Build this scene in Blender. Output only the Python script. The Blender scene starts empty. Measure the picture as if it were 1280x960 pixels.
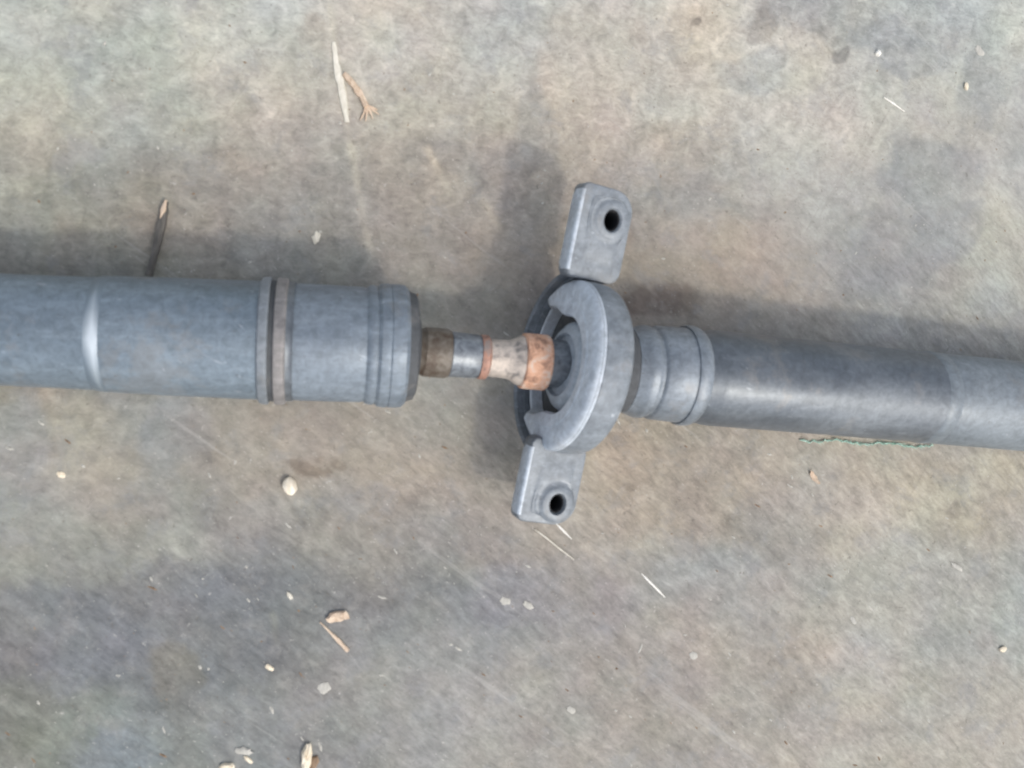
import bpy, bmesh, math, random
import numpy as np
from mathutils import Vector, Matrix

# ------------------------------------------------------------------ camera, light, exposure
S = 0.0005            # one working unit = 0.5 mm
D = 1100.0            # distance from the lens to the middle of the view, working units
TH = math.radians(13)  # the phone leans: it looks down and a little to the right
CAM = Vector((-D * math.sin(TH), 0, D * math.cos(TH)))
scene = bpy.context.scene
COL = scene.collection

cam_d = bpy.data.cameras.new("camera")
cam_d.sensor_width = 36.0
cam_d.lens = 36.0 / 2 * D / 640.0
cam_d.clip_start = 0.01
cam_d.clip_end = 200.0
cam = bpy.data.objects.new("camera", cam_d)
cam.location = CAM * S
cam.rotation_euler = (0, -TH, 0)
COL.objects.link(cam)
scene.camera = cam
cam_d.dof.use_dof = True                 # the phone missed focus a little
cam_d.dof.focus_distance = 1.2
cam_d.dof.aperture_fstop = 14.0

SUN = Vector((0.44, -0.62, 1.0)).normalized()      # towards the sun
elev = math.asin(SUN.z)
world = bpy.data.worlds.new("World")
scene.world = world
world.use_nodes = True
wn = world.node_tree
sky = wn.nodes.new("ShaderNodeTexSky")
sky.sky_type = 'NISHITA'
sky.sun_disc = False
sky.sun_elevation = elev
sky.sun_rotation = math.atan2(SUN.x, SUN.y)
sky.air_density = 1.0
sky.dust_density = 3.0
hs = wn.nodes.new("ShaderNodeHueSaturation"); hs.inputs['Saturation'].default_value = 0.45   # thin overcast: a whiter sky
wn.links.new(sky.outputs[0], hs.inputs['Color'])
wn.links.new(hs.outputs[0], wn.nodes["Background"].inputs[0])
wn.nodes["Background"].inputs[1].default_value = 0.15
sun_d = bpy.data.lights.new("sun", 'SUN')
sun_d.energy = 0.6
sun_d.angle = math.radians(4.5)
sun_d.color = (1.0, 0.91, 0.77)
sun = bpy.data.objects.new("sun", sun_d)
sun.rotation_euler = SUN.to_track_quat('Z', 'Y').to_euler()
sun.location = SUN * 3
COL.objects.link(sun)
scene.view_settings.view_transform = 'Standard'
scene.view_settings.look = 'None'
scene.view_settings.gamma = 1.0
scene.view_settings.exposure = 0.76

# ------------------------------------------------------------------ helpers
def lin(c):
    return tuple(((v / 255.0) / 12.92 if v / 255.0 <= 0.04045 else ((v / 255.0 + 0.055) / 1.055) ** 2.4) for v in c)

def at(px, py, z=0.0):
    """point of the place seen at a photograph pixel, z units above the floor (working units)"""
    u = (px - 640.0) / D; v = (480.0 - py) / D
    d = Vector((math.sin(TH) + math.cos(TH) * u, v, -math.cos(TH) + math.sin(TH) * u))
    return CAM + d * ((z - CAM.z) / d.z)
def depth(p): return (p.x - CAM.x) * math.sin(TH) - (p.z - CAM.z) * math.cos(TH)
def pix(p):
    w = depth(p); return 640 + ((p.x - CAM.x) * math.cos(TH) + (p.z - CAM.z) * math.sin(TH)) / w * D, 480 - p.y / w * D

def link(name, verts, faces, mat, parent=None, smooth=True, loc=None, sharp=35):
    me = bpy.data.meshes.new(name)
    me.from_pydata([tuple(Vector(v) * S) for v in verts], [], faces)
    me.validate()
    bm = bmesh.new(); bm.from_mesh(me)
    bmesh.ops.recalc_face_normals(bm, faces=bm.faces)
    if smooth:
        for f in bm.faces: f.smooth = True
        for e in bm.edges:
            if len(e.link_faces) == 2 and e.calc_face_angle(0) > math.radians(sharp): e.smooth = False
    bm.to_mesh(me); bm.free()
    me.materials.append(mat)
    o = bpy.data.objects.new(name, me)
    COL.objects.link(o)
    if parent is not None:
        o.parent = parent
        o.matrix_parent_inverse = Matrix.Identity(4)
    if loc is not None:
        o.location = Vector(loc) * S
    return o

def tag(o, label=None, cat=None, group=None, kind=None):
    if label: o['label'] = label
    if cat: o['category'] = cat
    if group: o['group'] = group
    if kind: o['kind'] = kind
    return o

class NT:
    def __init__(self, name):
        self.m = bpy.data.materials.new(name); self.m.use_nodes = True
        self.t = self.m.node_tree; self.b = self.t.nodes["Principled BSDF"]
    def n(self, typ, **kw):
        x = self.t.nodes.new(typ)
        for k, v in kw.items(): setattr(x, k, v)
        return x
    def l(self, a, b): self.t.links.new(a, b)
    def coords(self, scale=(1, 1, 1), rot=0.0, obj=True, rot2=None):
        tc = self.n("ShaderNodeTexCoord"); mp = self.n("ShaderNodeMapping")
        if rot: mp.vector_type = 'TEXTURE'; scale = tuple(1.0 / q for q in scale)
        mp.inputs['Scale'].default_value = scale
        mp.inputs['Rotation'].default_value = rot2 if rot2 else (0, 0, rot)
        self.l(tc.outputs['Object'], mp.inputs[0]); return mp.outputs[0]
    def noise(self, vec, scale, detail=6, rough=0.6, dist=0.0):
        x = self.n("ShaderNodeTexNoise"); x.inputs['Scale'].default_value = scale
        x.inputs['Detail'].default_value = detail; x.inputs['Roughness'].default_value = rough
        x.inputs['Distortion'].default_value = dist
        self.l(vec, x.inputs['Vector']); return x.outputs['Fac']
    def ramp(self, fac, stops):
        x = self.n("ShaderNodeValToRGB"); cr = x.color_ramp
        while len(cr.elements) < len(stops): cr.elements.new(0.5)
        for e, (p, c) in zip(cr.elements, stops):
            e.position = p; e.color = (*c, 1) if len(c) == 3 else c
        self.l(fac, x.inputs[0]); return x.outputs[0]
    def mix(self, fac, a, b, mode='MIX'):
        x = self.n("ShaderNodeMix"); x.data_type = 'RGBA'; x.blend_type = mode
        for s, v in ((0, fac), (6, a), (7, b)):
            if isinstance(v, (int, float)): x.inputs[s].default_value = v
            elif isinstance(v, tuple): x.inputs[s].default_value = (*v, 1)
            else: self.l(v, x.inputs[s])
        return x.outputs[2]
    def bump(self, h, strength=0.3, dist=0.0005, normal=None):
        x = self.n("ShaderNodeBump"); x.inputs['Strength'].default_value = strength
        x.inputs['Distance'].default_value = dist
        self.l(h, x.inputs['Height'])
        if normal is not None: self.l(normal, x.inputs['Normal'])
        self.l(x.outputs[0], self.b.inputs['Normal']); return x.outputs[0]

def g(v): return (v, v, v)

def metal_paint(name, col, dust, metallic=0.35, rough=0.42, dustamt=0.5, scale=60, axis_rot=0.0, scuff=0.5, stretch=1.0):
    """painted steel with a film of dust, faint scuffs and a few bright nicks"""
    m = NT(name)
    v = m.coords()
    vs = m.coords(scale=(0.25, 1.6, 1.0), rot=axis_rot)
    n1 = m.noise(m.coords(scale=(stretch, 1.0, 1.0)), scale, 7, 0.55, 0.2)
    n2 = m.noise(vs, scale * 3.0, 6, 0.7, 0.2)
    base = m.mix(m.ramp(n1, [(0.30, g(0)), (0.72, g(dustamt))]), tuple(col), tuple(dust))
    base = m.mix(m.ramp(n2, [(0.5, g(0)), (0.75, g(scuff * 0.5))]), base, tuple(min(1, c * 1.7) for c in dust))
    n3 = m.noise(m.coords(scale=(0.35, 1, 1), rot=math.radians(-38)), 330, 3, 0.5)
    base = m.mix(m.ramp(n3, [(0.70, g(0)), (0.76, g(0.75 * scuff))]), base, (0.62, 0.66, 0.70))
    # finer dust, small chips down to darker primer, and long drag scratches
    n4 = m.noise(v, 210, 6, 0.7, 0.5)
    base = m.mix(1.0, base, m.ramp(n4, [(0.34, g(0.80)), (0.5, g(1.0)), (0.66, g(1.20))]), 'MULTIPLY')
    n5 = m.noise(v, 620, 3, 0.55)
    base = m.mix(m.ramp(n5, [(0.27, g(0.55)), (0.33, g(0))]), base, (0.07, 0.062, 0.055))
    n6 = m.noise(m.coords(scale=(0.06, 1.0, 1.0), rot=math.radians(-24)), 260, 2, 0.5)
    base = m.mix(m.ramp(n6, [(0.70, g(0)), (0.74, g(0.45 * scuff))]), base, (0.55, 0.58, 0.62))
    n7 = m.noise(v, 26, 5, 0.7, 0.2)
    base = m.mix(m.ramp(n7, [(0.56, g(0)), (0.64, g(0.28))]), base, (0.24, 0.225, 0.205))
    m.l(base, m.b.inputs['Base Color'])
    m.b.inputs['Metallic'].default_value = metallic
    r = m.ramp(n1, [(0.3, g(rough - 0.06)), (0.7, g(min(1, rough + 0.22)))])
    m.l(r, m.b.inputs['Roughness'])
    m.bump(m.noise(v, 500, 4, 0.6), 0.18, 0.0003)
    return m.m

M_TUBE = metal_paint("blue_grey_painted_steel", (0.122, 0.158, 0.190), (0.225, 0.272, 0.31), 0.36, 0.40, 0.75, 32, stretch=0.3)
M_SLEEVE = metal_paint("dusty_housing_steel", (0.124, 0.152, 0.182), (0.245, 0.285, 0.322), 0.30, 0.44, 0.75, 38, stretch=0.35)
M_DARK = metal_paint("dark_painted_steel", (0.088, 0.102, 0.118), (0.205, 0.225, 0.24), 0.42, 0.38, 0.8, 24, scuff=0.3, stretch=0.4)
M_FAR = metal_paint("pale_worn_steel", (0.13, 0.152, 0.17), (0.25, 0.28, 0.30), 0.25, 0.42, 0.7, 30, scuff=0.3)
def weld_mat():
    """weld seam with a glint painted into its colour on the crown, tube colour elsewhere"""
    m = NT("weld_glint_metal"); v = m.coords(); n = m.noise(v, 60, 5, .6)
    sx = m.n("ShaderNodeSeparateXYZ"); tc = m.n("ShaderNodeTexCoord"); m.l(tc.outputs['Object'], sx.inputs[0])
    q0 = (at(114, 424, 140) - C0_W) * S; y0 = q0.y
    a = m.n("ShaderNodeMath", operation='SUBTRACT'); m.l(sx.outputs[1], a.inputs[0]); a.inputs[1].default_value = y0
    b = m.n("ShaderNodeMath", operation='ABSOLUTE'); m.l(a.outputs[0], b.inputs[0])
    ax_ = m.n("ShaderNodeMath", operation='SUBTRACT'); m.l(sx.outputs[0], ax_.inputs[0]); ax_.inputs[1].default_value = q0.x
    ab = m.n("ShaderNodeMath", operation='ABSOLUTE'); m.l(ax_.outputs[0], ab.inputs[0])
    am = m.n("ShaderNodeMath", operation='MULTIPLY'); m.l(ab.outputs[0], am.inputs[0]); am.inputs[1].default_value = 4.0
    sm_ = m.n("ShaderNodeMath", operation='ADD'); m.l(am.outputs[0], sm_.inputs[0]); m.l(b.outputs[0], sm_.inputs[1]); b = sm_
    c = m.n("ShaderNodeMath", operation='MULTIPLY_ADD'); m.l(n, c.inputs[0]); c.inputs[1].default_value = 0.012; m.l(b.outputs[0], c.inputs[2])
    f = m.ramp(c.outputs[0], [(0.012, g(0.85)), (0.024, g(0.35)), (0.036, g(0))])  # soft glint painted into the base colour, fading outwards from the crown
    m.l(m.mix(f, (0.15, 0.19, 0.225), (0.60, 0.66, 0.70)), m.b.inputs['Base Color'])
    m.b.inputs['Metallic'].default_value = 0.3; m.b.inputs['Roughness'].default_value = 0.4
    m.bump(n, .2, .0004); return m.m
C0_W = at(696, 455, 96)
M_WELD = weld_mat()
M_GREY_RUB = metal_paint("dusty_grey_rubber", (0.43, 0.48, 0.535), (0.56, 0.60, 0.64), 0.0, 0.85, 0.8, 60, scuff=0.2)
M_SHELL = metal_paint("cast_grey_steel", (0.125, 0.145, 0.165), (0.26, 0.288, 0.315), 0.22, 0.50, 0.8, 55)
M_LUG = metal_paint("light_grey_steel", (0.165, 0.187, 0.208), (0.235, 0.255, 0.272), 0.22, 0.46, 0.8, 60)
M_CLAMP = metal_paint("dull_brownish_band_steel", (0.16, 0.152, 0.15), (0.30, 0.285, 0.275), 0.3, 0.5, 0.8, 80)
M_BLACK_RUB = metal_paint("black_rubber", (0.045, 0.05, 0.055), (0.12, 0.125, 0.13), 0.0, 0.65, 0.5, 80, scuff=0.05)
M_RACE = metal_paint("dusty_race_steel", (0.30, 0.345, 0.39), (0.42, 0.46, 0.50), 0.2, 0.5, 0.6, 80, scuff=0.2)
M_EDGE = metal_paint("pale_edge_steel", (0.40, 0.45, 0.50), (0.56, 0.60, 0.64), 0.25, 0.45, 0.6, 90, scuff=0.2)
M_HOLE = metal_paint("hole_shade_black", (0.012, 0.013, 0.015), (0.02, 0.02, 0.022), 0.0, 0.8, 0.2, 80, scuff=0.0)  # near-black lining: the bolt hole's shade is put into its colour
M_COLLARS = metal_paint("smooth_blue_grey_metal", (0.15, 0.175, 0.20), (0.30, 0.33, 0.36), 0.4, 0.36, 0.6, 50, scuff=0.25)

def rust_mat(name, c0, c1, c2, metallic=0.2, rough=0.55):
    m = NT(name); v = m.coords()
    n = m.noise(v, 170, 7, 0.65, 0.6)
    c = m.ramp(n, [(0.32, c0), (0.5, c1), (0.68, c2)])
    m.l(c, m.b.inputs['Base Color']); m.b.inputs['Metallic'].default_value = metallic
    m.b.inputs['Roughness'].default_value = rough
    m.bump(n, 0.4, 0.0006); return m.m
M_COPPER = rust_mat("rust_bloomed_collar", lin((128, 96, 80)), lin((208, 162, 134)), lin((206, 190, 174)), 0.05, 0.7)
M_BEIGE = rust_mat("bare_machined_steel", lin((112, 108, 106)), lin((178, 168, 158)), lin((204, 192, 180)), 0.25, 0.55)
M_RUST = rust_mat("brown_rust", lin((70, 54, 42)), lin((94, 86, 76)), lin((116, 110, 102)))
M_RED = rust_mat("orange_rust", lin((112, 92, 84)), lin((168, 126, 108)), lin((140, 130, 124)))
M_STUB = rust_mat("grey_worn_steel", lin((78, 82, 86)), lin((112, 118, 124)), lin((140, 146, 150)), 0.35, 0.42)

def wood_mat(name, c0, c1, scale=400):
    m = NT(name); v = m.coords(scale=(1, 0.3, 1))
    n = m.noise(v, scale, 5, 0.6, 0.5)
    m.l(m.ramp(n, [(0.3, lin(c0)), (0.7, lin(c1))]), m.b.inputs['Base Color'])
    m.b.inputs['Roughness'].default_value = 0.75
    m.bump(n, 0.5, 0.0004); return m.m
W_CREAM = wood_mat("cream_bare_wood", (206, 190, 162), (242, 232, 212))
W_TAN = wood_mat("tan_wood", (176, 150, 126), (222, 204, 182))
W_BROWN = wood_mat("brown_bark", (96, 78, 62), (150, 126, 100))
W_DARK = wood_mat("dark_damp_wood", (74, 72, 68), (108, 104, 98))
W_STRAW = wood_mat("bleached_straw", (186, 180, 164), (224, 220, 208))
W_WHITE = wood_mat("white_splinter_wood", (216, 212, 200), (246, 244, 238))
W_GREY = wood_mat("dusty_pale_flake", (160, 158, 150), (190, 187, 178))
W_GREEN = wood_mat("pale_green_thread", (128, 168, 150), (172, 202, 190))
M_STONE = wood_mat("cream_stone", (214, 202, 180), (240, 232, 216), 200)

# ------------------------------------------------------------------ the floor (one sheet)
rng = np.random.default_rng(7)
def vnoise(X, Y, cell, seed):
    r = np.random.default_rng(seed); tab = r.random((256, 256))
    x = X / cell; y = Y / cell
    xi = np.floor(x).astype(int); yi = np.floor(y).astype(int)
    fx = x - xi; fy = y - yi
    fx = fx * fx * (3 - 2 * fx); fy = fy * fy * (3 - 2 * fy)
    a = tab[xi % 256, yi % 256]; b = tab[(xi + 1) % 256, yi % 256]
    c = tab[xi % 256, (yi + 1) % 256]; d = tab[(xi + 1) % 256, (yi + 1) % 256]
    return (a * (1 - fx) + b * fx) * (1 - fy) + (c * (1 - fx) + d * fx) * fy
def fbm(X, Y, cell, seed, octv=4, gain=0.5):
    t = 0; a = 1; s = 0
    for k in range(octv):
        t = t + a * vnoise(X + 37.7 * k, Y + 11.3 * k, cell / 2 ** k, seed + k); s += a; a *= gain
    return t / s

dx = 2.6
xs = np.arange(-920, 1240, dx); ys = np.arange(-860, 860, dx)
far = np.array([20, 60, 140, 300, 700, 1500, 4000, 10000.0])
xs = np.concatenate([xs[0] - far[::-1], xs, xs[-1] + far])
ys = np.concatenate([ys[0] - far[::-1], ys, ys[-1] + far])
WXX, WYY = np.meshgrid(xs, ys)          # the floor's own coordinates
dw = np.maximum((WXX - CAM.x) * math.sin(TH) + CAM.z * math.cos(TH), 300)
PX = np.clip(640 + ((WXX - CAM.x) * math.cos(TH) - CAM.z * math.sin(TH)) / dw * D, -900, 2400)
PY = np.clip(480 - WYY / dw * D, -900, 2000)
base = np.zeros(PX.shape + (3,))
def tocol(c): return np.array(lin(c))
gxs = [-400, 160, 480, 800, 1120, 1680]; gys = [-300, 50, 230, 400, 570, 750, 910, 1260]  # broad floor tones by position, paler at the top, darkest at lower left
tone = [[(182,184,176),(188,184,178),(190,188,183),(180,183,180)],
        [(160,160,152),(165,162,157),(170,163,156),(176,177,176)],
        [(152,152,146),(160,157,150),(158,152,146),(168,167,164)],
        [(155,155,150),(160,157,153),(168,161,152),(172,169,162)],
        [(130,133,136),(146,146,144),(158,156,154),(172,172,168)],
        [(126,132,130),(146,145,143),(164,159,154),(173,169,161)]]
tone = [[r[0]] + r + [r[-1]] for r in tone]; tone = [tone[0]] + tone + [tone[-1]]
tone = np.array([[lin(c) for c in r] for r in tone])
cx_ = np.clip(PX + 90 * (fbm(PX, PY, 110, 301, 4) - .5), -400, 1679); cy_ = np.clip(PY + 90 * (fbm(PX, PY, 110, 311, 4) - .5), -300, 1259)
ix = np.clip(np.searchsorted(gxs, cx_, 'right') - 1, 0, 4); iy = np.clip(np.searchsorted(gys, cy_, 'right') - 1, 0, 6)
gxa = np.array(gxs, float); gya = np.array(gys, float)
tx = (cx_ - gxa[ix]) / (gxa[ix + 1] - gxa[ix]); ty = (cy_ - gya[iy]) / (gya[iy + 1] - gya[iy])
tx = (tx * tx * (3 - 2 * tx))[..., None]; ty = (ty * ty * (3 - 2 * ty))[..., None]
base = (tone[iy, ix] * (1 - tx) + tone[iy, ix + 1] * tx) * (1 - ty) + (tone[iy + 1, ix] * (1 - tx) + tone[iy + 1, ix + 1] * tx) * ty
# warped coordinates give every patch a ragged edge of its own
WX = PX + 70 * (fbm(PX, PY, 70, 21, 5, 0.6) - 0.5); WY = PY + 70 * (fbm(PX, PY, 70, 41, 5, 0.6) - 0.5)
stains_and_shade = [  # x, y, rx, ry, angle, colour, strength, edge softness
    (100, 60, 230, 110, 0, (160, 165, 157), .8, .6), (310, 60, 95, 85, 0, (182, 178, 168), .75, .7),
    (388, 40, 26, 34, 0, (146, 132, 120), .6, .5), (520, 90, 150, 90, 0, (163, 163, 158), .7, .6),
    (600, 30, 200, 50, 0, (170, 166, 158), .6, .7), (745, 90, 60, 110, 10, (174, 162, 149), .8, .5),
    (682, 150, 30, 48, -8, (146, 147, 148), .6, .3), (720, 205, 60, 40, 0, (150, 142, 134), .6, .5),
    (560, 205, 60, 26, 20, (134, 134, 134), .7, .5), (655, 265, 34, 60, 8, (138, 135, 133), .4, .5),  # last entry: dark zone left of the upper lug, partly its shadow painted in
    (1000, 130, 230, 120, 0, (176, 172, 164), .8, .7), (860, 60, 80, 60, 0, (172, 164, 150), .5, .6),
    (1060, 30, 110, 30, 10, (132, 136, 138), .7, .4), (1140, 60, 50, 26, 20, (140, 144, 146), .7, .4),
    (960, 35, 16, 26, 0, (120, 112, 104), .6, .5), (940, 95, 46, 26, 0, (144, 147, 149), .7, .5),
    (1160, 222, 62, 56, 20, (138, 141, 144), .85, .35), (1225, 100, 28, 40, 0, (142, 146, 150), .6, .5),
    (1262, 60, 40, 60, 0, (168, 172, 166), .6, .6), (1250, 330, 60, 90, 0, (166, 168, 160), .7, .7),
    (885, 205, 42, 34, 0, (143, 147, 147), .6, .5), (868, 285, 95, 48, 10, (140, 144, 145), .7, .5),
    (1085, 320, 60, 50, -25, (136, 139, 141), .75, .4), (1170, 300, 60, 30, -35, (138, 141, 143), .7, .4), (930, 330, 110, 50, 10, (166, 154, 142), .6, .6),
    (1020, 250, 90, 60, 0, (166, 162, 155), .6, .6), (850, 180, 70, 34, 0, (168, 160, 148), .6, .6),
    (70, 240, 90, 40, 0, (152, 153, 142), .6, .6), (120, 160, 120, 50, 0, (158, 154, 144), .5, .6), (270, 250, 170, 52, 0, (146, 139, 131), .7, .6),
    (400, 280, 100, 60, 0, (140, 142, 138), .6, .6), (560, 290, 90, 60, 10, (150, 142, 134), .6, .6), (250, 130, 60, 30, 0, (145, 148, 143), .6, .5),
    (75, 545, 110, 56, 25, (166, 158, 143), .8, .5), (12, 555, 46, 60, 0, (140, 147, 152), .8, .5),
    (222, 535, 40, 56, 20, (140, 145, 150), .7, .5), (90, 600, 120, 40, 20, (158, 150, 142), .5, .6),
    (330, 560, 90, 60, 30, (156, 147, 136), .7, .6), (90, 690, 160, 56, 0, (152, 156, 149), .6, .6), (500, 560, 130, 70, 20, (160, 151, 141), .7, .7),
    (190, 800, 270, 88, -8, (118, 122, 129), .85, .35), (430, 800, 230, 72, -5, (122, 125, 129), .85, .45),
    (60, 800, 120, 60, 0, (128, 135, 146), .6, .5), (212, 850, 30, 42, 0, (124, 120, 110), .75, .5),
    (40, 900, 130, 60, 0, (132, 139, 132), .8, .5), (150, 945, 60, 26, 0, (132, 142, 156), .7, .6),
    (330, 920, 190, 60, 0, (134, 139, 141), .8, .6), (550, 810, 180, 60, 0, (136, 138, 138), .6, .6),
    (700, 742, 130, 42, 0, (137, 135, 139), .8, .5), (640, 670, 110, 50, 0, (162, 150, 140), .7, .6),
    (840, 610, 150, 70, 10, (160, 149, 137), .8, .6), (670, 880, 280, 90, 0, (152, 150, 145), .6, .7),
    (880, 730, 100, 50, 20, (146, 146, 143), .6, .6), (960, 800, 130, 80, 0, (164, 154, 145), .75, .6),
    (985, 660, 90, 50, 30, (140, 138, 136), .7, .6), (1060, 640, 50, 50, 40, (168, 163, 154), .6, .6),
    (1150, 750, 160, 70, 0, (155, 159, 157), .8, .6), (1200, 620, 100, 46, 0, (172, 168, 153), .75, .6),
    (1185, 645, 12, 10, 0, (122, 116, 110), .6, .5), (1200, 910, 160, 60, 0, (168, 162, 151), .8, .6), (1040, 880, 22, 12, 30, (128, 124, 118), .6, .5),
    (1270, 790, 30, 60, 0, (160, 168, 164), .7, .6), (960, 900, 80, 60, 0, (150, 146, 141), .6, .7),
    (810, 380, 60, 22, 8, (98, 86, 80), .7, .6),  # dark brown patch just above the rear collar
    (868, 30, 7, 10, 20, (104, 100, 96), .8, .5), (340, 40, 5, 11, 10, (128, 128, 122), .8, .5), (1042, 60, 12, 8, 20, (100, 100, 102), .7, .5),
    (774, 612, 12, 7, 0, (120, 110, 102), .6, .5), (410, 575, 16, 10, 20, (128, 116, 104), .6, .5), (385, 590, 12, 14, 0, (112, 98, 84), .7, .5),
    (265, 645, 14, 4, 35, (112, 110, 108), .7, .5), (255, 577, 12, 4, 45, (116, 116, 116), .6, .5),
]
for (x, y, rx, ry, ang, c, st, sf) in stains_and_shade:
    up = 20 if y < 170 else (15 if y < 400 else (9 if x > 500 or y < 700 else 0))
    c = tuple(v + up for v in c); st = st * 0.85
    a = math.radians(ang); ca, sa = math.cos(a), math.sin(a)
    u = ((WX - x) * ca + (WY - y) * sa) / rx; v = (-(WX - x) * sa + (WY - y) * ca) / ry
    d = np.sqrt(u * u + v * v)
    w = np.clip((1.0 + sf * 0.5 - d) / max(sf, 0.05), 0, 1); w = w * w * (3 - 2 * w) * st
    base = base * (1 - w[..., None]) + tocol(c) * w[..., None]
# pale drag line that runs on from the straw, and faint tool marks
def stroke(x0, y0, x1, y1, w, c, st):
    global base
    L2 = (x1 - x0) ** 2 + (y1 - y0) ** 2
    qx = PX + 5 * (fbm(PX, PY, 26, 77, 3) - .5); qy = PY
    t = np.clip(((qx - x0) * (x1 - x0) + (qy - y0) * (y1 - y0)) / L2, 0, 1)
    d = np.hypot(qx - (x0 + t * (x1 - x0)), qy - (y0 + t * (y1 - y0)))
    k = np.clip(1.2 - d / w, 0, 1) * st * (0.35 + 1.1 * fbm(PX, PY, 12, 91, 3)) * (1 - 0.6 * t)
    k = np.clip(k, 0, 1)
    base = base * (1 - k[..., None]) + tocol(c) * k[..., None]
stroke(412, 8, 424, 90, 5, (206, 202, 190), .9)
stroke(424, 90, 440, 190, 6, (208, 204, 192), .9)
stroke(438, 180, 466, 330, 6, (196, 192, 180), .9)
stroke(534, 184, 562, 240, 6, (200, 194, 182), .9)
stroke(600, 245, 630, 290, 6, (192, 184, 170), .7)
stroke(250, 150, 278, 126, 6, (196, 196, 188), .6)
stroke(742, 70, 752, 130, 4, (140, 134, 126), .4)
stroke(340, 770, 346, 806, 6, (156, 156, 148), .6)
stroke(980, 20, 1040, 70, 4, (186, 184, 176), .6)
stroke(1085, 105, 1150, 142, 4, (190, 188, 180), .5)
stroke(1000, 420, 1260, 640, 4, (150, 146, 140), .0)
mott = fbm(WX, WY, 120, 5, 6, 0.68); mott2 = fbm(PX, PY, 24, 15, 4, 0.7)
base *= (1 + 0.48 * (mott - 0.5) + 0.30 * (mott2 - 0.5))[..., None]
warm = fbm(PX, PY, 150, 61, 4) - 0.5
base[..., 0] *= 1 + 0.22 * warm; base[..., 2] *= 1 - 0.22 * warm
chroma = fbm(PX, PY, 60, 71, 4) - 0.5; chroma2 = fbm(PX, PY, 48, 81, 4) - 0.5
base[..., 0] *= 1 + 0.10 * chroma; base[..., 1] *= 1 + 0.10 * chroma2 - 0.012; base[..., 2] *= 0.915 - 0.10 * chroma
base = base * 0.8 + base.mean(axis=2, keepdims=True) * np.array([0.205, 0.2, 0.192])
base *= 0.75
# diagonal trowel grain is strongest in the lower and right part of the slab
ny, nx = PX.shape
edge = np.clip(np.minimum.reduce([WXX + 900, 1220 - WXX, WYY + 840, 840 - WYY]) / 100, 0, 1)
Z = (fbm(PX, PY, 160, 101, 4) - 0.5) * 5.0 + (fbm(PX, PY, 30, 111, 4, 0.6) - 0.5) * 2.2
Z = (Z - 3.0) * edge - 3.0 * (1 - edge)
V = np.stack([WXX * S, WYY * S, Z * S], -1).reshape(-1, 3)
idx = np.arange(ny * nx).reshape(ny, nx)
F = np.stack([idx[:-1, :-1], idx[:-1, 1:], idx[1:, 1:], idx[1:, :-1]], -1).reshape(-1, 4)
me = bpy.data.meshes.new("ground")
me.vertices.add(len(V)); me.vertices.foreach_set("co", V.ravel())
me.loops.add(len(F) * 4); me.loops.foreach_set("vertex_index", F.ravel())
me.polygons.add(len(F)); me.polygons.foreach_set("loop_start", np.arange(len(F)) * 4)
me.polygons.foreach_set("loop_total", np.full(len(F), 4))
me.polygons.foreach_set("use_smooth", np.ones(len(F), bool))
me.update(); me.validate()
ca_ = me.color_attributes.new("stain", 'FLOAT_COLOR', 'POINT')  # whole floor colour: broad tones, stains and the painted-in lug shadow
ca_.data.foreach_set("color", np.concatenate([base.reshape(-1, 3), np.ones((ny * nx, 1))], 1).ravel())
grain = np.clip((PY - 380 + 0.35 * (PX - 300)) / 300, 0.0, 1)
ga = me.attributes.new("grain", 'FLOAT', 'POINT'); ga.data.foreach_set("value", grain.ravel())
ground = bpy.data.objects.new("ground", me); COL.objects.link(ground); ground['kind'] = "structure"

m = NT("worn_concrete")
at_ = m.n("ShaderNodeAttribute", attribute_name="stain"); gr_ = m.n("ShaderNodeAttribute", attribute_name="grain")
v0 = m.coords(); v45 = m.coords(scale=(0.42, 1.0, 1.0), rot=math.radians(-42))
vh = m.coords(scale=(0.5, 1.0, 1.0), rot=math.radians(-10))
fine0 = m.noise(vh, 420, 5, 0.74, 0.3); fine1 = m.noise(v45, 420, 5, 0.72, 0.2)
fine = m.mix(gr_.outputs['Fac'], fine0, fine1)
mid0 = m.noise(v0, 110, 5, 0.68, 0.6); mid1 = m.noise(v45, 170, 6, 0.68, 0.4)
mid = m.mix(gr_.outputs['Fac'], mid0, mid1)
c = m.mix(1.0, at_.outputs['Color'], m.ramp(fine, [(0.30, g(0.83)), (0.5, g(1.0)), (0.72, g(1.18))]), 'MULTIPLY')
c = m.mix(1.0, c, m.ramp(mid, [(0.30, g(0.76)), (0.5, g(1.0)), (0.70, g(1.26))]), 'MULTIPLY')
blot = m.noise(v0, 34, 6, 0.72, 0.25)
c = m.mix(m.ramp(blot, [(0.55, g(0)), (0.63, g(0.26))]), c, tuple(0.75 * q for q in lin((150, 153, 156))))
blot2 = m.noise(m.coords(scale=(1, 1, 1), rot=1.1), 62, 6, 0.72, 0.25)
c = m.mix(m.ramp(blot2, [(0.53, g(0)), (0.66, g(0.18))]), c, tuple(0.75 * q for q in lin((196, 191, 182))))
spk = m.noise(m.coords(scale=(0.4, 1.0, 1.0), rot=math.radians(-42)), 900, 3, 0.5)
c = m.mix(m.ramp(spk, [(0.69, g(0)), (0.75, g(0.6))]), c, tuple(0.8 * q for q in lin((214, 210, 200))))
c = m.mix(m.ramp(spk, [(0.26, g(0.45)), (0.33, g(0))]), c, lin((96, 90, 84)))
pit = m.noise(v0, 300, 4, 0.6, 0.3)
c = m.mix(m.ramp(pit, [(0.29, g(0.5)), (0.34, g(0))]), c, lin((98, 92, 84)))
c = m.mix(m.ramp(pit, [(0.67, g(0)), (0.72, g(0.45))]), c, tuple(0.8 * q for q in lin((206, 203, 196))))
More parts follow.
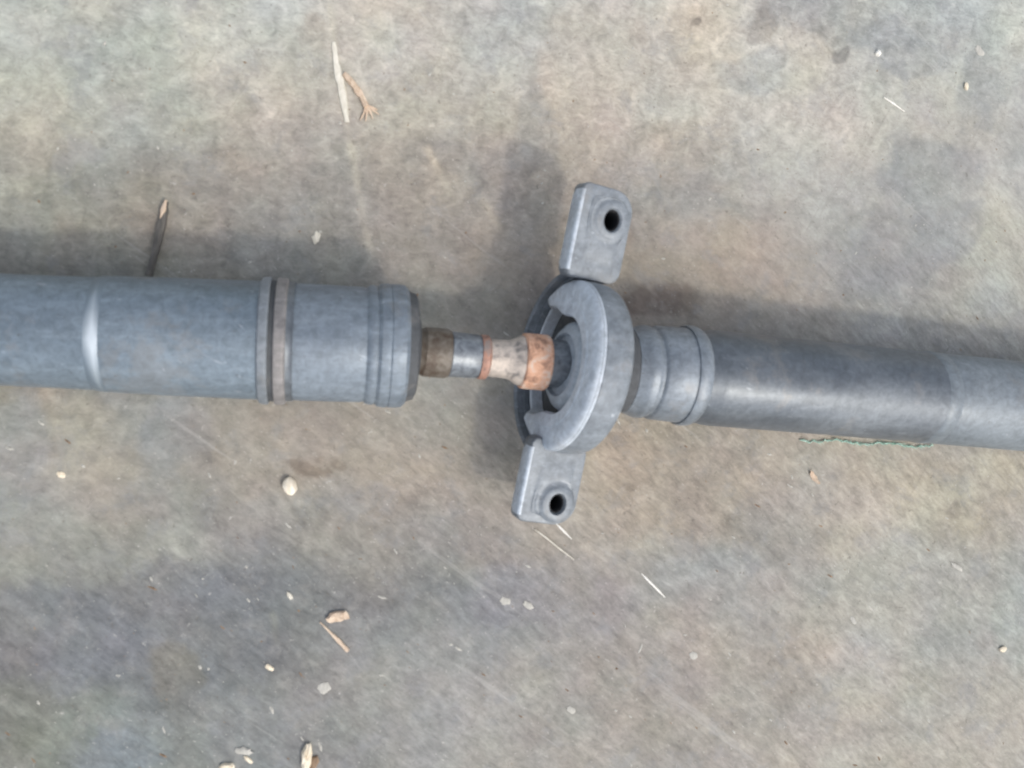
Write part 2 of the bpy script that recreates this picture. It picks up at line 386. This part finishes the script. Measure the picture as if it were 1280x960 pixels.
rub1 = m.noise(m.coords(scale=(0.05, 1.0, 1.0), rot=math.radians(-37)), 120, 3, 0.6)
c = m.mix(m.ramp(rub1, [(0.66, g(0)), (0.70, g(0.22))]), c, tuple(0.8 * q for q in lin((200, 198, 192))))
rub2 = m.noise(m.coords(scale=(0.06, 1.0, 1.0), rot=math.radians(58)), 95, 3, 0.6)
c = m.mix(m.ramp(rub2, [(0.67, g(0)), (0.70, g(0.18))]), c, tuple(0.8 * q for q in lin((130, 126, 120))))
m.l(c, m.b.inputs['Base Color'])
m.b.inputs['Roughness'].default_value = 0.86
b0 = m.bump(pit, 0.5, 0.0008)
b1 = m.bump(mid, 0.45, 0.0014, b0)
m.bump(fine, 0.35, 0.0005, b1)
me.materials.append(m.m)

# ------------------------------------------------------------------ drive shaft
shaft = bpy.data.objects.new("drive_shaft", None); COL.objects.link(shaft)
shaft.empty_display_size = 0.03
C0 = at(696, 455, 96); C0.z = 0
shaft.location = C0 * S
tag(shaft, "blue-grey steel vehicle drive shaft with centre bearing, lying across the stained concrete", "drive shaft")

def rel(v): return Vector(v) - C0

class Axis:
    """straight centre line through two photographed pixels with given heights"""
    def __init__(self, xa, ya, za, xb, yb, zb):
        self.A = at(xa, ya, za); self.B = at(xb, yb, zb); self.d = (self.B - self.A).normalized()
    def t_for(self, px, r):
        t = 0.0
        lo, hi = -900.0, 1800.0
        for _ in range(60):
            mid = (lo + hi) / 2; p = self.A + self.d * mid
            x = pix(p + Vector((0, 0, r)))[0]
            if x < px: lo = mid
            else: hi = mid
        return (lo + hi) / 2
    def rad(self, px, rapp):
        t = self.t_for(px, rapp * 0.92); p = self.A + self.d * t
        return rapp * depth(p) / D
    def frame(self):
        d = self.d; u = Vector((0, 0, 1)); s = u.cross(d).normalized(); u = d.cross(s).normalized()
        return d, s, u

def lathe(name, ax, prof, mat, parent, seg=72, caps=(True, True), wob=0.0, label=None):
    """prof: (pixel x where the ring is seen on top, apparent radius); a thicker wall where asked"""
    d, s, u = ax.frame(); vs = []; fs = []
    rnd = random.Random(name)
    rings = []
    for (px, ra) in prof:
        r = ax.rad(px, ra) if ra > 0 else 0.0
        t = ax.t_for(px, r)
        rings.append((t, r))
    for (t, r) in rings:
        for k in range(seg):
            a = 2 * math.pi * k / seg
            rr = r + wob * math.sin(3 * a + t * .05) * 0.5 + (rnd.uniform(-wob, wob) if wob else 0)
            vs.append(rel(ax.A + ax.d * t + s * math.cos(a) * rr + u * math.sin(a) * rr))
    n = len(rings)
    for i in range(n - 1):
        for k in range(seg):
            k2 = (k + 1) % seg
            fs.append((i * seg + k, i * seg + k2, (i + 1) * seg + k2, (i + 1) * seg + k))
    if caps[0]: fs.append(tuple(range(seg - 1, -1, -1)))
    if caps[1]: fs.append(tuple((n - 1) * seg + k for k in range(seg)))
    o = link(name, vs, fs, mat, parent, sharp=28)
    if label: o['label'] = label
    return o

# front (left) length: centre line falls slightly to the right in the picture
LA = Axis(0, 412, 76, 515, 433.5, 84)
# extend the tube out of frame
tube = lathe("shaft_tube", LA, [(-500, 69), (60, 70), (104, 70.5)], M_TUBE, shaft)
lathe("weld_seam", LA, [(104, 70.4), (107, 71.2), (111, 71.9), (115, 72.2), (119, 72.3), (123, 72.2)], M_WELD, tube, wob=0.18, seg=96)
sleeve = lathe("sleeve_tube", LA, [(122, 72), (128, 72.6), (200, 73.5), (318, 74), (323, 74.6)], M_TUBE, shaft)
flange = lathe("joint_flange", LA, [(321, 75), (323, 78.5), (327, 79.6), (333, 79.6), (335, 78)], M_LUG, shaft)
lathe("seal_groove", LA, [(334, 76), (336, 75.4), (342, 75.4), (344, 76.2)], M_BLACK_RUB, flange)
clamp = lathe("clamp_band", LA, [(342, 75.8), (343, 78.8), (346, 79.6), (350, 79.0), (352, 79.4), (356, 78.6), (358, 76.2)], M_CLAMP, shaft, label="dull brownish clamp band")
bead = lathe("clamp_ridge", LA, [(357, 75.5), (359, 74.6), (365, 74.2), (367, 74.8)], M_DARK, clamp)
housing = lathe("joint_housing", LA, [(364, 71), (366, 72.4), (372, 73), (420, 72.6), (456, 72), (459, 71.2), (461, 71.2), (463, 73), (468, 74.6), (473, 74.4), (475, 73.2), (477, 73.2), (479, 74.8)], M_SLEEVE, shaft)
cap = lathe("housing_lip", LA, [(476, 73.8), (480, 76.6), (488, 77.2), (491, 77.0), (492.5, 76.0), (494, 77), (504, 77), (511, 76), (515, 72)], M_SLEEVE, shaft)
lathe("end_seal", LA, [(512, 72), (519, 68), (525, 66), (527, 60), (526, 44), (528, 36)], M_BLACK_RUB, shaft, caps=(False, True))

# the bearing side (right): stub, collars and rear tube
RA = Axis(545, 441, 88, 1280, 508, 72)
stub = lathe("stub_shaft", RA, [(500, 28), (530, 29), (534, 31), (562, 31), (566, 29.0)], M_RUST, shaft, label="brown rusted length of stub shaft")
lathe("stub_collar", RA, [(565, 27), (567, 28.5), (600, 27.5), (604, 26)], M_STUB, shaft)
lathe("snap_ring", RA, [(603, 24), (604, 27.5), (608, 28.2), (613, 27.8), (615, 24.5)], M_RED, shaft, label="orange rusted snap ring")
lathe("machined_neck", RA, [(613, 23.5), (630, 24), (641, 24.5), (647, 27), (655, 31.0), (660, 31.5)], M_BEIGE, shaft, label="pale bare machined neck")
lathe("bearing_collar", RA, [(659, 32.5), (661, 34.6), (666, 35), (690, 35), (692, 33.6)], M_COPPER, shaft, label="copper-coloured rusty collar")
lathe("inner_journal", RA, [(691, 30), (700, 30), (770, 30)], M_STUB, shaft)

slinger = lathe("dust_slinger", RA, [(770, 34), (772, 52), (797, 54), (800, 53), (802, 50)], M_BLACK_RUB, shaft)
boot = lathe("rear_collar", RA, [(799, 50), (801, 53), (812, 56), (816, 57.5), (820, 58.2), (826, 58.0), (829, 55.5), (832, 55.2), (835, 57.2), (838, 58.6), (868, 59.4), (876, 59.8)], M_COLLARS, shaft)
ridge = lathe("collar_ridge", RA, [(874, 58), (875.5, 61.6), (879, 62.8), (885, 62.8), (889, 61.8), (892, 59.0)], M_COLLARS, shaft)
rear = lathe("rear_tube", RA, [(888, 56.8), (892, 57.6), (903, 58.2), (908, 59.4), (918, 59.8), (960, 59.2), (1100, 57.6), (1188, 56.6)], M_DARK, shaft, label="dark painted rear tube")
lathe("weld_seam", RA, [(1186, 56.0), (1190, 57.4), (1196, 57.8), (1202, 57.2), (1205, 56.4)], M_FAR, rear, wob=0.12)
lathe("end_tube", RA, [(1202, 56.0), (1206, 56.8), (1290, 56.0), (1500, 54)], M_FAR, shaft, label="paler dull end section of tube")

# ---- centre bearing, its own frame (X along its axis, Y along the bracket, Z up through the tilt)
yaw = math.radians(-9.5); tilt = math.radians(9.5)
roll = math.radians(6)
Rm = Matrix.Rotation(yaw, 3, 'Z') @ Matrix.Rotation(tilt, 3, 'Y') @ Matrix.Rotation(roll, 3, 'X')
CF = at(696, 455, 98)
def loc2(v): return rel(CF + Rm @ Vector(v))

def polar(name, rings, mat, parent, seg=144, cap=False):
    """rings: list of functions a -> (x, r); a = 0 is straight up, +90 deg towards the upper lug"""
    vs = []; fs = []
    for f in rings:
        for k in range(seg):
            a = 2 * math.pi * k / seg
            x, r = f(a); vs.append(loc2((x, r * math.sin(a), r * math.cos(a))))
    for i in range(len(rings) - 1):
        for k in range(seg):
            k2 = (k + 1) % seg
            fs.append((i * seg + k, i * seg + k2, (i + 1) * seg + k2, (i + 1) * seg + k))
    return link(name, vs, fs, mat, parent, sharp=32)
def sm(x): x = max(0.0, min(1.0, x)); return x * x * (3 - 2 * x)
def adiff(a): return abs(((a + math.pi) % (2 * math.pi)) - math.pi)
def lipk(a):    # 1 where the hood's front lip stands, 0 on the open lower side
    return sm((math.radians(138) - adiff(a)) / math.radians(9))
R0 = 99.0
shell = polar("bearing_shell", [
    lambda a: (6 + 13 * (1 - lipk(a)), 96), lambda a: (4.5 + 12 * (1 - lipk(a)), R0 - 1.5), lambda a: (6 + 9 * (1 - lipk(a)), R0 + 0.5), lambda a: (8 + 8 * (1 - lipk(a)), R0 - 1.5),
    lambda a: (10 + 7 * (1 - lipk(a)), R0 + 0.3), lambda a: (24, R0 + 1.4), lambda a: (36, R0 + 0.8), lambda a: (42, R0 - 1.6), lambda a: (45.5, R0 - 5), lambda a: (47, R0 - 10),
    lambda a: (46, 72), lambda a: (44, 50)], M_SHELL, shaft)
# pale front face that narrows to a beak at either end, then a dark gap, then the bearing hub set deeper
def ri(a): return 57 + 32 * sm((math.degrees(adiff(a)) - 98) / 42)
def face(f, x, x2=None):      # f: 0 at the rim .. 1 at the inner edge
    return lambda a: (x + 13.5 * (1 - lipk(a)) * (1 - .3 * f), 99.3 + (ri(a) - 99.3) * f)
rub = polar("front_face", [
    face(-.008, 9), face(.004, 5.5), face(.05, 2.6), face(.13, .8), face(.22, -.4), face(.35, -1.2), face(.60, -.4), face(.62, -1.2), face(.9, -.2), face(.97, 1), face(1, 4),
    lambda a: (27, ri(a) + .5)], M_GREY_RUB, shell)
polar("rubber_ring", [lambda a: (24, 93), lambda a: (27, 80), lambda a: (27, 64), lambda a: (27, 50)], M_BLACK_RUB, shell)
polar("bearing_hub", [lambda a: (27, 53), lambda a: (15, 52.5), lambda a: (12.0, 51), lambda a: (9, 47.5), lambda a: (8, 46), lambda a: (6.5, 44.5), lambda a: (4.5, 40), lambda a: (4, 37), lambda a: (6, 35.5), lambda a: (8, 34), lambda a: (9, 20)], M_RACE, shell)

# bracket: a cradle under the shell and a lug on either side, each with a raised boss and bolt hole
def cradle():
    vs = []; fs = []; n = 64
    a0, a1 = math.radians(98), math.radians(262)
    sec = [(6, 101), (6, 105), (-2, 105.5), (-5, 108), (-2, 109.5), (34, 108.5), (34, 102)]
    for i in range(n + 1):
        a = a0 + (a1 - a0) * i / n
        for (x, r) in sec: vs.append(loc2((x, r * math.sin(a), r * math.cos(a))))
    q = len(sec)
    for i in range(n):
        for k in range(q):
            k2 = (k + 1) % q
            fs.append((i * q + k, i * q + k2, (i + 1) * q + k2, (i + 1) * q + k))
    fs.append(tuple(range(q))); fs.append(tuple(n * q + k for k in range(q - 1, -1, -1)))
    return vs, fs
bracket = link("bearing_bracket", *cradle(), M_SHELL, shaft)

def lug(sign, hole, x0, x1, yend, yroot, ztop, th, emboss, hr, bw):
    hx, hy = hole; N = 96; vs = []; fs = []
    ylo, yhi = min(yend, yroot), max(yend, yroot)
    def contour(a, inset=0.0):
        cx, cy = (x0 + x1) / 2, (ylo + yhi) / 2
        hw, hh = (x1 - x0) / 2 - inset, (yhi - ylo) / 2 - inset
        dx_, dy_ = math.cos(a), math.sin(a)
        # march outwards to the rounded rectangle
        lo, hi = 0, 400
        for _ in range(40):
            r = (lo + hi) / 2; px = hx + dx_ * r - cx; py = hy + dy_ * r - cy
            cr = 9 if px < 0 else (27 if py * sign > 0 else 16)
            cr = max(2, cr - inset)
            qx = abs(px) - hw + cr; qy = abs(py) - hh + cr
            sd = math.hypot(max(qx, 0), max(qy, 0)) + min(max(qx, qy), 0) - cr
            if sd < 0: lo = r
            else: hi = r
        return hx + dx_ * lo, hy + dy_ * lo
    loops = []
    def circ(r, z, e=1.0): loops.append([(hx + math.cos(2 * math.pi * k / N) * r * e, hy + math.sin(2 * math.pi * k / N) * r, z) for k in range(N)])
    def out(ins, z):
        loops.append([(*contour(2 * math.pi * k / N, ins), z) for k in range(N)])
    circ(hr, ztop - th - 8, .8); circ(hr, ztop + 1, .8); circ(hr + 1.8, ztop + emboss, .84)
    circ(hr + 7, ztop + emboss); circ(hr + 8.6, ztop + emboss - 1.0); circ(hr + bw, ztop + 0.9)
    nb = len(loops)
    # blend between boss and rim
    o0 = [contour(2 * math.pi * k / N, 9) for k in range(N)]
    for f, z in ((0.12, 1.0), (0.28, 1.5), (0.36, 0.8), (0.5, 1.0), (0.58, 0.1), (0.8, 0.0)):
        L = []
        for k in range(N):
            a = 2 * math.pi * k / N; rr = hr + bw; rx = hx + math.cos(a) * rr; ry = hy + math.sin(a) * rr
            L.append((rx + (o0[k][0] - rx) * f, ry + (o0[k][1] - ry) * f, ztop + z))
        loops.append(L)
    out(4, ztop); out(1.6, ztop - 0.5); out(0.4, ztop - 2); out(0, ztop - 4); out(0, ztop - th + 2); out(1.5, ztop - th)
    # underside back to the sleeve
    circ(hr + 5, ztop - th); circ(hr + 4, ztop - th - 8)
    for L in loops: vs += [loc2(p) for p in L]
    n = len(loops)
    for i in range(n):
        j = (i + 1) % n
        for k in range(N):
            k2 = (k + 1) % N
            fs.append((i * N + k, i * N + k2, j * N + k2, j * N + k))
    o = link("lug", vs, fs, M_LUG, bracket, sharp=38)
    return o
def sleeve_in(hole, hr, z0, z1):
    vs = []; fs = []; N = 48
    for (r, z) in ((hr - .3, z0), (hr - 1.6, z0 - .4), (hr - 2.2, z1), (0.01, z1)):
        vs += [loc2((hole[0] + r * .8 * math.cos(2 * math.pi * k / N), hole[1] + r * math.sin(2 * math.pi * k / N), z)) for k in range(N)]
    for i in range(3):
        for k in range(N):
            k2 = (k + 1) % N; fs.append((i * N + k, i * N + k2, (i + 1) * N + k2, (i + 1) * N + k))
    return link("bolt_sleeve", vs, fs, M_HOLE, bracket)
def bright_edge(x0, ya, yb, ztop, th):
    """the folded-down left edge of a lug, in brighter metal"""
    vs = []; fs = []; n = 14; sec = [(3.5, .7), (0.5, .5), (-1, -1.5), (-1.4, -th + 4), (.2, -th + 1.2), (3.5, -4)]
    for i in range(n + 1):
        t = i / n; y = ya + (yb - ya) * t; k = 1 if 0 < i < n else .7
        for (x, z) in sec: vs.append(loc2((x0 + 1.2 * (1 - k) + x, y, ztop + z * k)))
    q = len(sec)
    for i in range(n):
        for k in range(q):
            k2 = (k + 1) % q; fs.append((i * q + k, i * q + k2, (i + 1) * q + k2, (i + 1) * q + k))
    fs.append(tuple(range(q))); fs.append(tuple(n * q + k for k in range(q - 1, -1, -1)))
    o = link("lug_edge", vs, fs, M_EDGE, bracket, sharp=50); o['label'] = "bright folded edge of lug"; return o
bright_edge(-15, 200, 108, 6, 25); bright_edge(-13, -178, -98, 6, 23)  # brighter strip along the left edge of each lug
H1 = (28, 173); H2 = (33, -160)
lug(1, H1, -15, 54, 209, 101, 6, 25, 3.2, 12.5, 11.5)
sleeve_in(H1, 12.5, 6, -34)
lug(-1, H2, -13, 60, -186, -86, 6, 23, 4.2, 11.5, 12)
sleeve_in(H2, 11.5, 6, -30)

# ------------------------------------------------------------------ debris on the slab
def gz(px, py):
    q = at(px, py); i = int(np.clip(np.searchsorted(ys, q.y), 0, ny - 1)); j = int(np.clip(np.searchsorted(xs, q.x), 0, nx - 1))
    return float(Z[i, j])
def sliver(name, pts, widths, th, mat, label, cat, lift=0.5, seed=0, group=None, rise=0):
    """a splinter along pixel points; widths per point, thickness th; origin at its first point"""
    r = random.Random(seed); P = [at(x, y) for x, y in pts]
    # refine
    Q = []; Wd = []
    for i in range(len(P) - 1):
        for k in range(4):
            t = k / 4; Q.append(P[i].lerp(P[i + 1], t)); Wd.append(widths[i] * (1 - t) + widths[i + 1] * t)
    Q.append(P[-1]); Wd.append(widths[-1])
    org = Q[0].copy(); zb = [gz(*pix(q)) for q in Q]; org.z = zb[0]
    vs = []; fs = []; n = len(Q)
    for i, q in enumerate(Q):
        d = (Q[min(i + 1, n - 1)] - Q[max(i - 1, 0)]).normalized(); s = Vector((-d.y, d.x, 0))
        w = Wd[i] * r.uniform(.8, 1.15) / 2; z = zb[i] + lift + rise * i / n; h = th * min(1, .35 + Wd[i] / (max(Wd) + 1e-6) * .7)
        for (a, b) in ((-1, 0), (-.8, .75), (.1, 1), (.85, .7), (1, 0)):
            vs.append(Vector((q.x, q.y, 0)) + s * w * a + Vector((0, 0, z + h * b * r.uniform(.85, 1.1))) - org)
    for i in range(n - 1):
        for k in range(5):
            k2 = (k + 1) % 5; fs.append((i * 5 + k, i * 5 + k2, (i + 1) * 5 + k2, (i + 1) * 5 + k))
    fs.append((0, 1, 2, 3, 4)); fs.append(tuple((n - 1) * 5 + k for k in (4, 3, 2, 1, 0)))
    return tag(link(name, vs, fs, mat, None, smooth=True, loc=org, sharp=30), label, cat, group)
def chip(name, px, py, rx, ry, ang, th, mat, label, cat, seed=0, curl=0.0, n=14, group=None, rough=.25):
    """irregular flake: domed, with a broken outline and real thickness"""
    r = random.Random(seed); a0 = math.radians(-ang); ca, sa = math.cos(a0), math.sin(a0)
    out = []
    for k in range(n):
        a = 2 * math.pi * k / n; q = r.uniform(1 - rough, 1 + rough * .6)
        out.append((rx * q * math.cos(a), ry * q * math.sin(a)))
    vs = []; fs = []
    def P(u, v, z): return Vector((u * ca - v * sa, u * sa + v * ca, z + curl * (u / rx) ** 2))
    for (k, z) in ((1.0, 0), (1.02, th * .55), (.8, th * .95), (.4, th * 1.1)):
        for (u, v) in out: vs.append(P(u * k, v * k, z * r.uniform(.85, 1.15)))
    vs.append(P(0, 0, th * 1.1)); vs.append(P(0, 0, 0))
    for i in range(3):
        for k in range(n):
            k2 = (k + 1) % n; fs.append((i * n + k, i * n + k2, (i + 1) * n + k2, (i + 1) * n + k))
    for k in range(n):
        k2 = (k + 1) % n; fs.append((3 * n + k, 3 * n + k2, 4 * n)); fs.append((k2, k, 4 * n + 1))
    o = link(name, vs, fs, mat, None, smooth=True, loc=at(px, py) + Vector((0, 0, gz(px, py) - .2)), sharp=30)
    return tag(o, label, cat, group)

tw = sliver("twig", [(207, 252), (204, 272), (199, 296), (193, 320), (186, 345)], [7, 9, 8.5, 8, 8], 7, W_DARK,
       "dark damp twig with pale broken tip poking out above the wide left tube", "twig", seed=3, rise=4)
o = sliver("twig_tip", [(208, 251), (205, 262), (201, 274)], [3, 6, 2], 3, W_TAN, None, None, lift=6.5, seed=5)
o.parent = tw; o.location = o.location - tw.location; o['label'] = "pale broken tip"
sliver("straw_stalk", [(417, 52), (420, 78), (426, 104), (430, 128), (434, 152)], [5, 8, 11, 10, 6], 2.5, W_STRAW,
       "bleached flattened straw stalk lying upright near the top edge", "straw", seed=8)
fb = sliver("straw_fibre", [(430, 92), (442, 106), (452, 120), (458, 133)], [6, 9, 8, 7], 6, W_TAN,
       "tan frayed straw fibre branching off the bleached stalk", "straw", seed=9, lift=2)
for k, (ex, ey) in enumerate(((450, 150), (457, 151), (466, 148), (474, 143), (472, 137))):
    s_ = sliver("frayed_end", [(458, 131), ((458 + ex) / 2 + 1, (131 + ey) / 2), (ex, ey)], [3.5, 3, 1.2], 2.5, W_TAN, None, None, seed=20 + k, lift=1.2)
    s_.parent = fb; s_.location = s_.location - fb.location
def pebble(px, py, r_, mat, label, seed, sq=(1, 1, .7)):
    bm = bmesh.new(); bmesh.ops.create_icosphere(bm, subdivisions=2, radius=1.0)
    rr = random.Random(seed); dirs = [Vector((rr.uniform(-1, 1), rr.uniform(-1, 1), rr.uniform(-1, 1))).normalized() for _ in range(9)]
    for v in bm.verts:
        k = min([1.0] + [(0.62 + .035 * i) / max(v.co.dot(d), .01) for i, d in enumerate(dirs)])
        v.co = Vector((v.co.x * sq[0], v.co.y * sq[1], v.co.z * sq[2])) * k
    vs = [v.co * r_ + Vector((0, 0, r_ * sq[2] * .8)) for v in bm.verts]; fs = [tuple(v.index for v in f.verts) for f in bm.faces]
    bm.free()
    return tag(link("pebble", vs, fs, mat, None, loc=at(px, py) + Vector((0, 0, gz(px, py) - r_ * .25)), sharp=24), label, "pebble")
pebble(362, 608, 10.5, M_STONE, "cream angular pebble below the clamp band of the left joint", 4, (.9, 1.15, .8))
pebble(1099, 66, 5, W_WHITE, "small round white pebble on the dark stain at top right", 6)
pebble(1208, 108, 4.6, W_CREAM, "small oval cream pebble near the upper right corner", 7, (.8, 1.4, .7))
pebble(1255, 812, 6, W_CREAM, "cream pebble near the right edge of the floor, low down", 8, (1.2, .8, .6))
chip("wood_chip", 422, 771, 14, 7, -4, 5, W_TAN, "tan oval wood chip beside the slender splinter at lower left", "wood chip", 11, curl=2)
sliver("splinter", [(400, 778), (412, 790), (424, 802), (435, 814)], [1.5, 3.5, 5, 6], 3.5, W_TAN,
       "slender tan splinter just below the oval wood chip", "splinter", seed=12)
chip("wood_chip", 383, 949, 6.5, 20, 4, 8, W_CREAM, "long cream wood chip pointing up from the bottom edge", "wood chip", 13, curl=0, n=18, rough=.18)
chip("bark_piece", 391, 955, 7, 9, 20, 4, W_BROWN, "brown bark piece tucked behind the long cream chip", "bark", 14)
chip("wood_chip", 305, 940, 10, 4.5, 14, 2.5, W_GREY, "flat grayish chip left of the cream one at the bottom edge", "wood chip", 15)
chip("wood_chip", 310, 951, 7, 2.6, 42, 2.5, W_CREAM, "thin pale chip right under the flat grayish one", "wood chip", 16)
chip("wood_chip", 283, 961, 9, 6, 0, 5, W_CREAM, "cream chip half cut off by the bottom edge", "wood chip", 17)
sliver("splinter", [(802, 717), (811, 726), (821, 736), (832, 747)], [1.2, 3.2, 3.4, 1.2], 2.6, W_WHITE,
       "bright white splinter alone on the floor right of the lower lug", "splinter", seed=18)
sliver("splinter", [(688, 648), (698, 657), (707, 666), (715, 674)], [1.0, 2.2, 3.2, 1.2], 2.2, W_WHITE,
       "white splinter touching the tip of the lower lug", "splinter", seed=19)
sliver("splinter", [(669, 662), (684, 673), (700, 686), (718, 700)], [1.0, 2.0, 2.4, 1.0], 2, W_STRAW,
       "long thin pale splinter below and left of the lower lug tip", "splinter", seed=22)
sliver("splinter", [(1106, 121), (1118, 129), (1132, 139)], [1.2, 2.6, 1.2], 2, W_WHITE,
       "thin white splinter on pale floor in the upper right area", "splinter", seed=23)
chip("dry_leaf", 1018, 596, 11, 3.6, 55, 2, W_TAN, "small curled brown leaf on the floor below the dark rear tube", "leaf", 24, curl=4)
chip("paint_flake", 395, 297, 4.5, 8, 12, 2.5, W_STRAW, "pale flake at the shadow's edge above the clamp band", "flake", 25)
chip("paint_flake", 661, 757, 8, 4, 30, 1.6, W_GREY, "pale grey flake on the stain below the lower lug", "flake", 26)
chip("paint_flake", 632, 752, 7, 5, 20, 1.0, W_GREY, "dull flake left of the pale grey one below the lower lug", "flake", 27)
chip("paint_flake", 337, 835, 6.5, 3.2, 40, 2, W_CREAM, "small cream flake lower left of the slender splinter", "flake", 28)
chip("paint_flake", 362, 745, 5.5, 2.8, 55, 2, W_STRAW, "small pale flake above left of the oval wood chip", "flake", 29)
chip("paint_flake", 406, 860, 8, 7, 20, 1.2, W_GREY, "broad dusty flake below the slender splinter", "flake", 30)
chip("paint_flake", 1198, 709, 13, 3.2, 33, 1.5, W_GREY, "long pale flake on the grey area at right", "flake", 31)
chip("paint_flake", 868, 820, 7, 4.5, 35, 1.3, W_GREY, "pale flake on the warm-toned floor at lower right centre", "flake", 32)
chip("paint_flake", 1226, 63, 9, 5, 40, 1.5, W_GREY, "broad pale flake at the far upper right above the oval pebble", "flake", 33)
chip("paint_flake", 75, 594, 5, 3.5, 30, 1.6, W_CREAM, "small cream flake on the floor at far left below the tube", "flake", 34)
chip("paint_flake", 715, 889, 6, 4, 40, 1.3, W_GREY, "small pale flake near the bottom edge at centre", "flake", 35)
chip("paint_flake", 1068, 776, 7, 3, 60, 1.3, W_GREY, "narrow pale flake low on the right of the floor", "flake", 36)

# green frayed thread caught under the rear tube
def thread():
    vs = []; fs = []; r = random.Random(5)
    x0, x1, n = 1000, 1166, 60; base_pts = []
    for i in range(n + 1):
        t = i / n; px = x0 + (x1 - x0) * t
        yb = 549.5 + 9.0 * t + 1.6 * math.sin(t * 17) + r.uniform(-1.2, 1.2)
        base_pts.append(at(px, yb) + Vector((0, 0, gz(px, yb) + 1.8 + 1.4 * math.sin(i * .8 + t * 5))))
    def tubeline(P, rad):
        b = len(vs)
        for i, p in enumerate(P):
            for k in range(5):
                a = 2 * math.pi * k / 5; vs.append(p + Vector((0, math.cos(a) * rad, math.sin(a) * rad)))
        for i in range(len(P) - 1):
            for k in range(5):
                k2 = (k + 1) % 5; fs.append((b + i * 5 + k, b + i * 5 + k2, b + (i + 1) * 5 + k2, b + (i + 1) * 5 + k))
    tubeline(base_pts, .7)
    tubeline([p + Vector((1, 1.5 * math.sin(i * 1.3), .8)) for i, p in enumerate(base_pts)], .5)
    for q in range(120):
        i = r.randrange(n); p = base_pts[i]; a = r.uniform(-.9, .3) if r.random() < .7 else r.uniform(.5, 2)
        L = r.uniform(2, 9)
        tubeline([p, p + Vector((math.cos(a) * L * .5, math.sin(a) * L * .4, 1)), p + Vector((math.cos(a) * L, math.sin(a) * L * .7, .3))], .3)
    org = base_pts[0]
    return [v - org for v in vs], fs, org
vs, fs, org = thread()
tag(link("thread", vs, fs, W_GREEN, None, loc=org), "pale green frayed thread along the lower edge of the dark rear tube", "thread")

# uncountable grit: tiny pale and dark crumbs
def grit(name, mat, n, seed, smin, smax, label):
    r = random.Random(seed); vs = []; fs = []
    for _ in range(n):
        px = r.uniform(-120, 1400); py = r.uniform(-120, 1080)
        s = smin + (smax - smin) * r.random() ** 3; a = math.radians(-40 + r.gauss(0, 22)) if py > 380 else r.uniform(0, 6.28)
        e = r.uniform(1.2, 4.5) if py > 380 else r.uniform(1, 2.2)
        z = gz(px, py); b = len(vs); c = at(px, py) + Vector((0, 0, z - .1)); ca, sa = math.cos(a), math.sin(a)
        for k in range(5):
            t = 2 * math.pi * k / 5 + r.uniform(-.3, .3); u = math.cos(t) * s * e; v = math.sin(t) * s
            vs.append(c + Vector((u * ca - v * sa, u * sa + v * ca, 0)))
        vs.append(c + Vector((r.uniform(-.2, .2), r.uniform(-.2, .2), s * .7)))
        for k in range(5): fs.append((b + k, b + (k + 1) % 5, b + 5))
    return tag(link(name, vs, fs, mat, None, smooth=False), label, "grit", kind="stuff")
grit("pale_grit", W_GREY, 600, 2, .4, 2.0, "tiny pale crumbs scattered all over the concrete")
grit("dark_grit", W_BROWN, 500, 3, .5, 1.6, "tiny dark crumbs of dirt on the concrete")
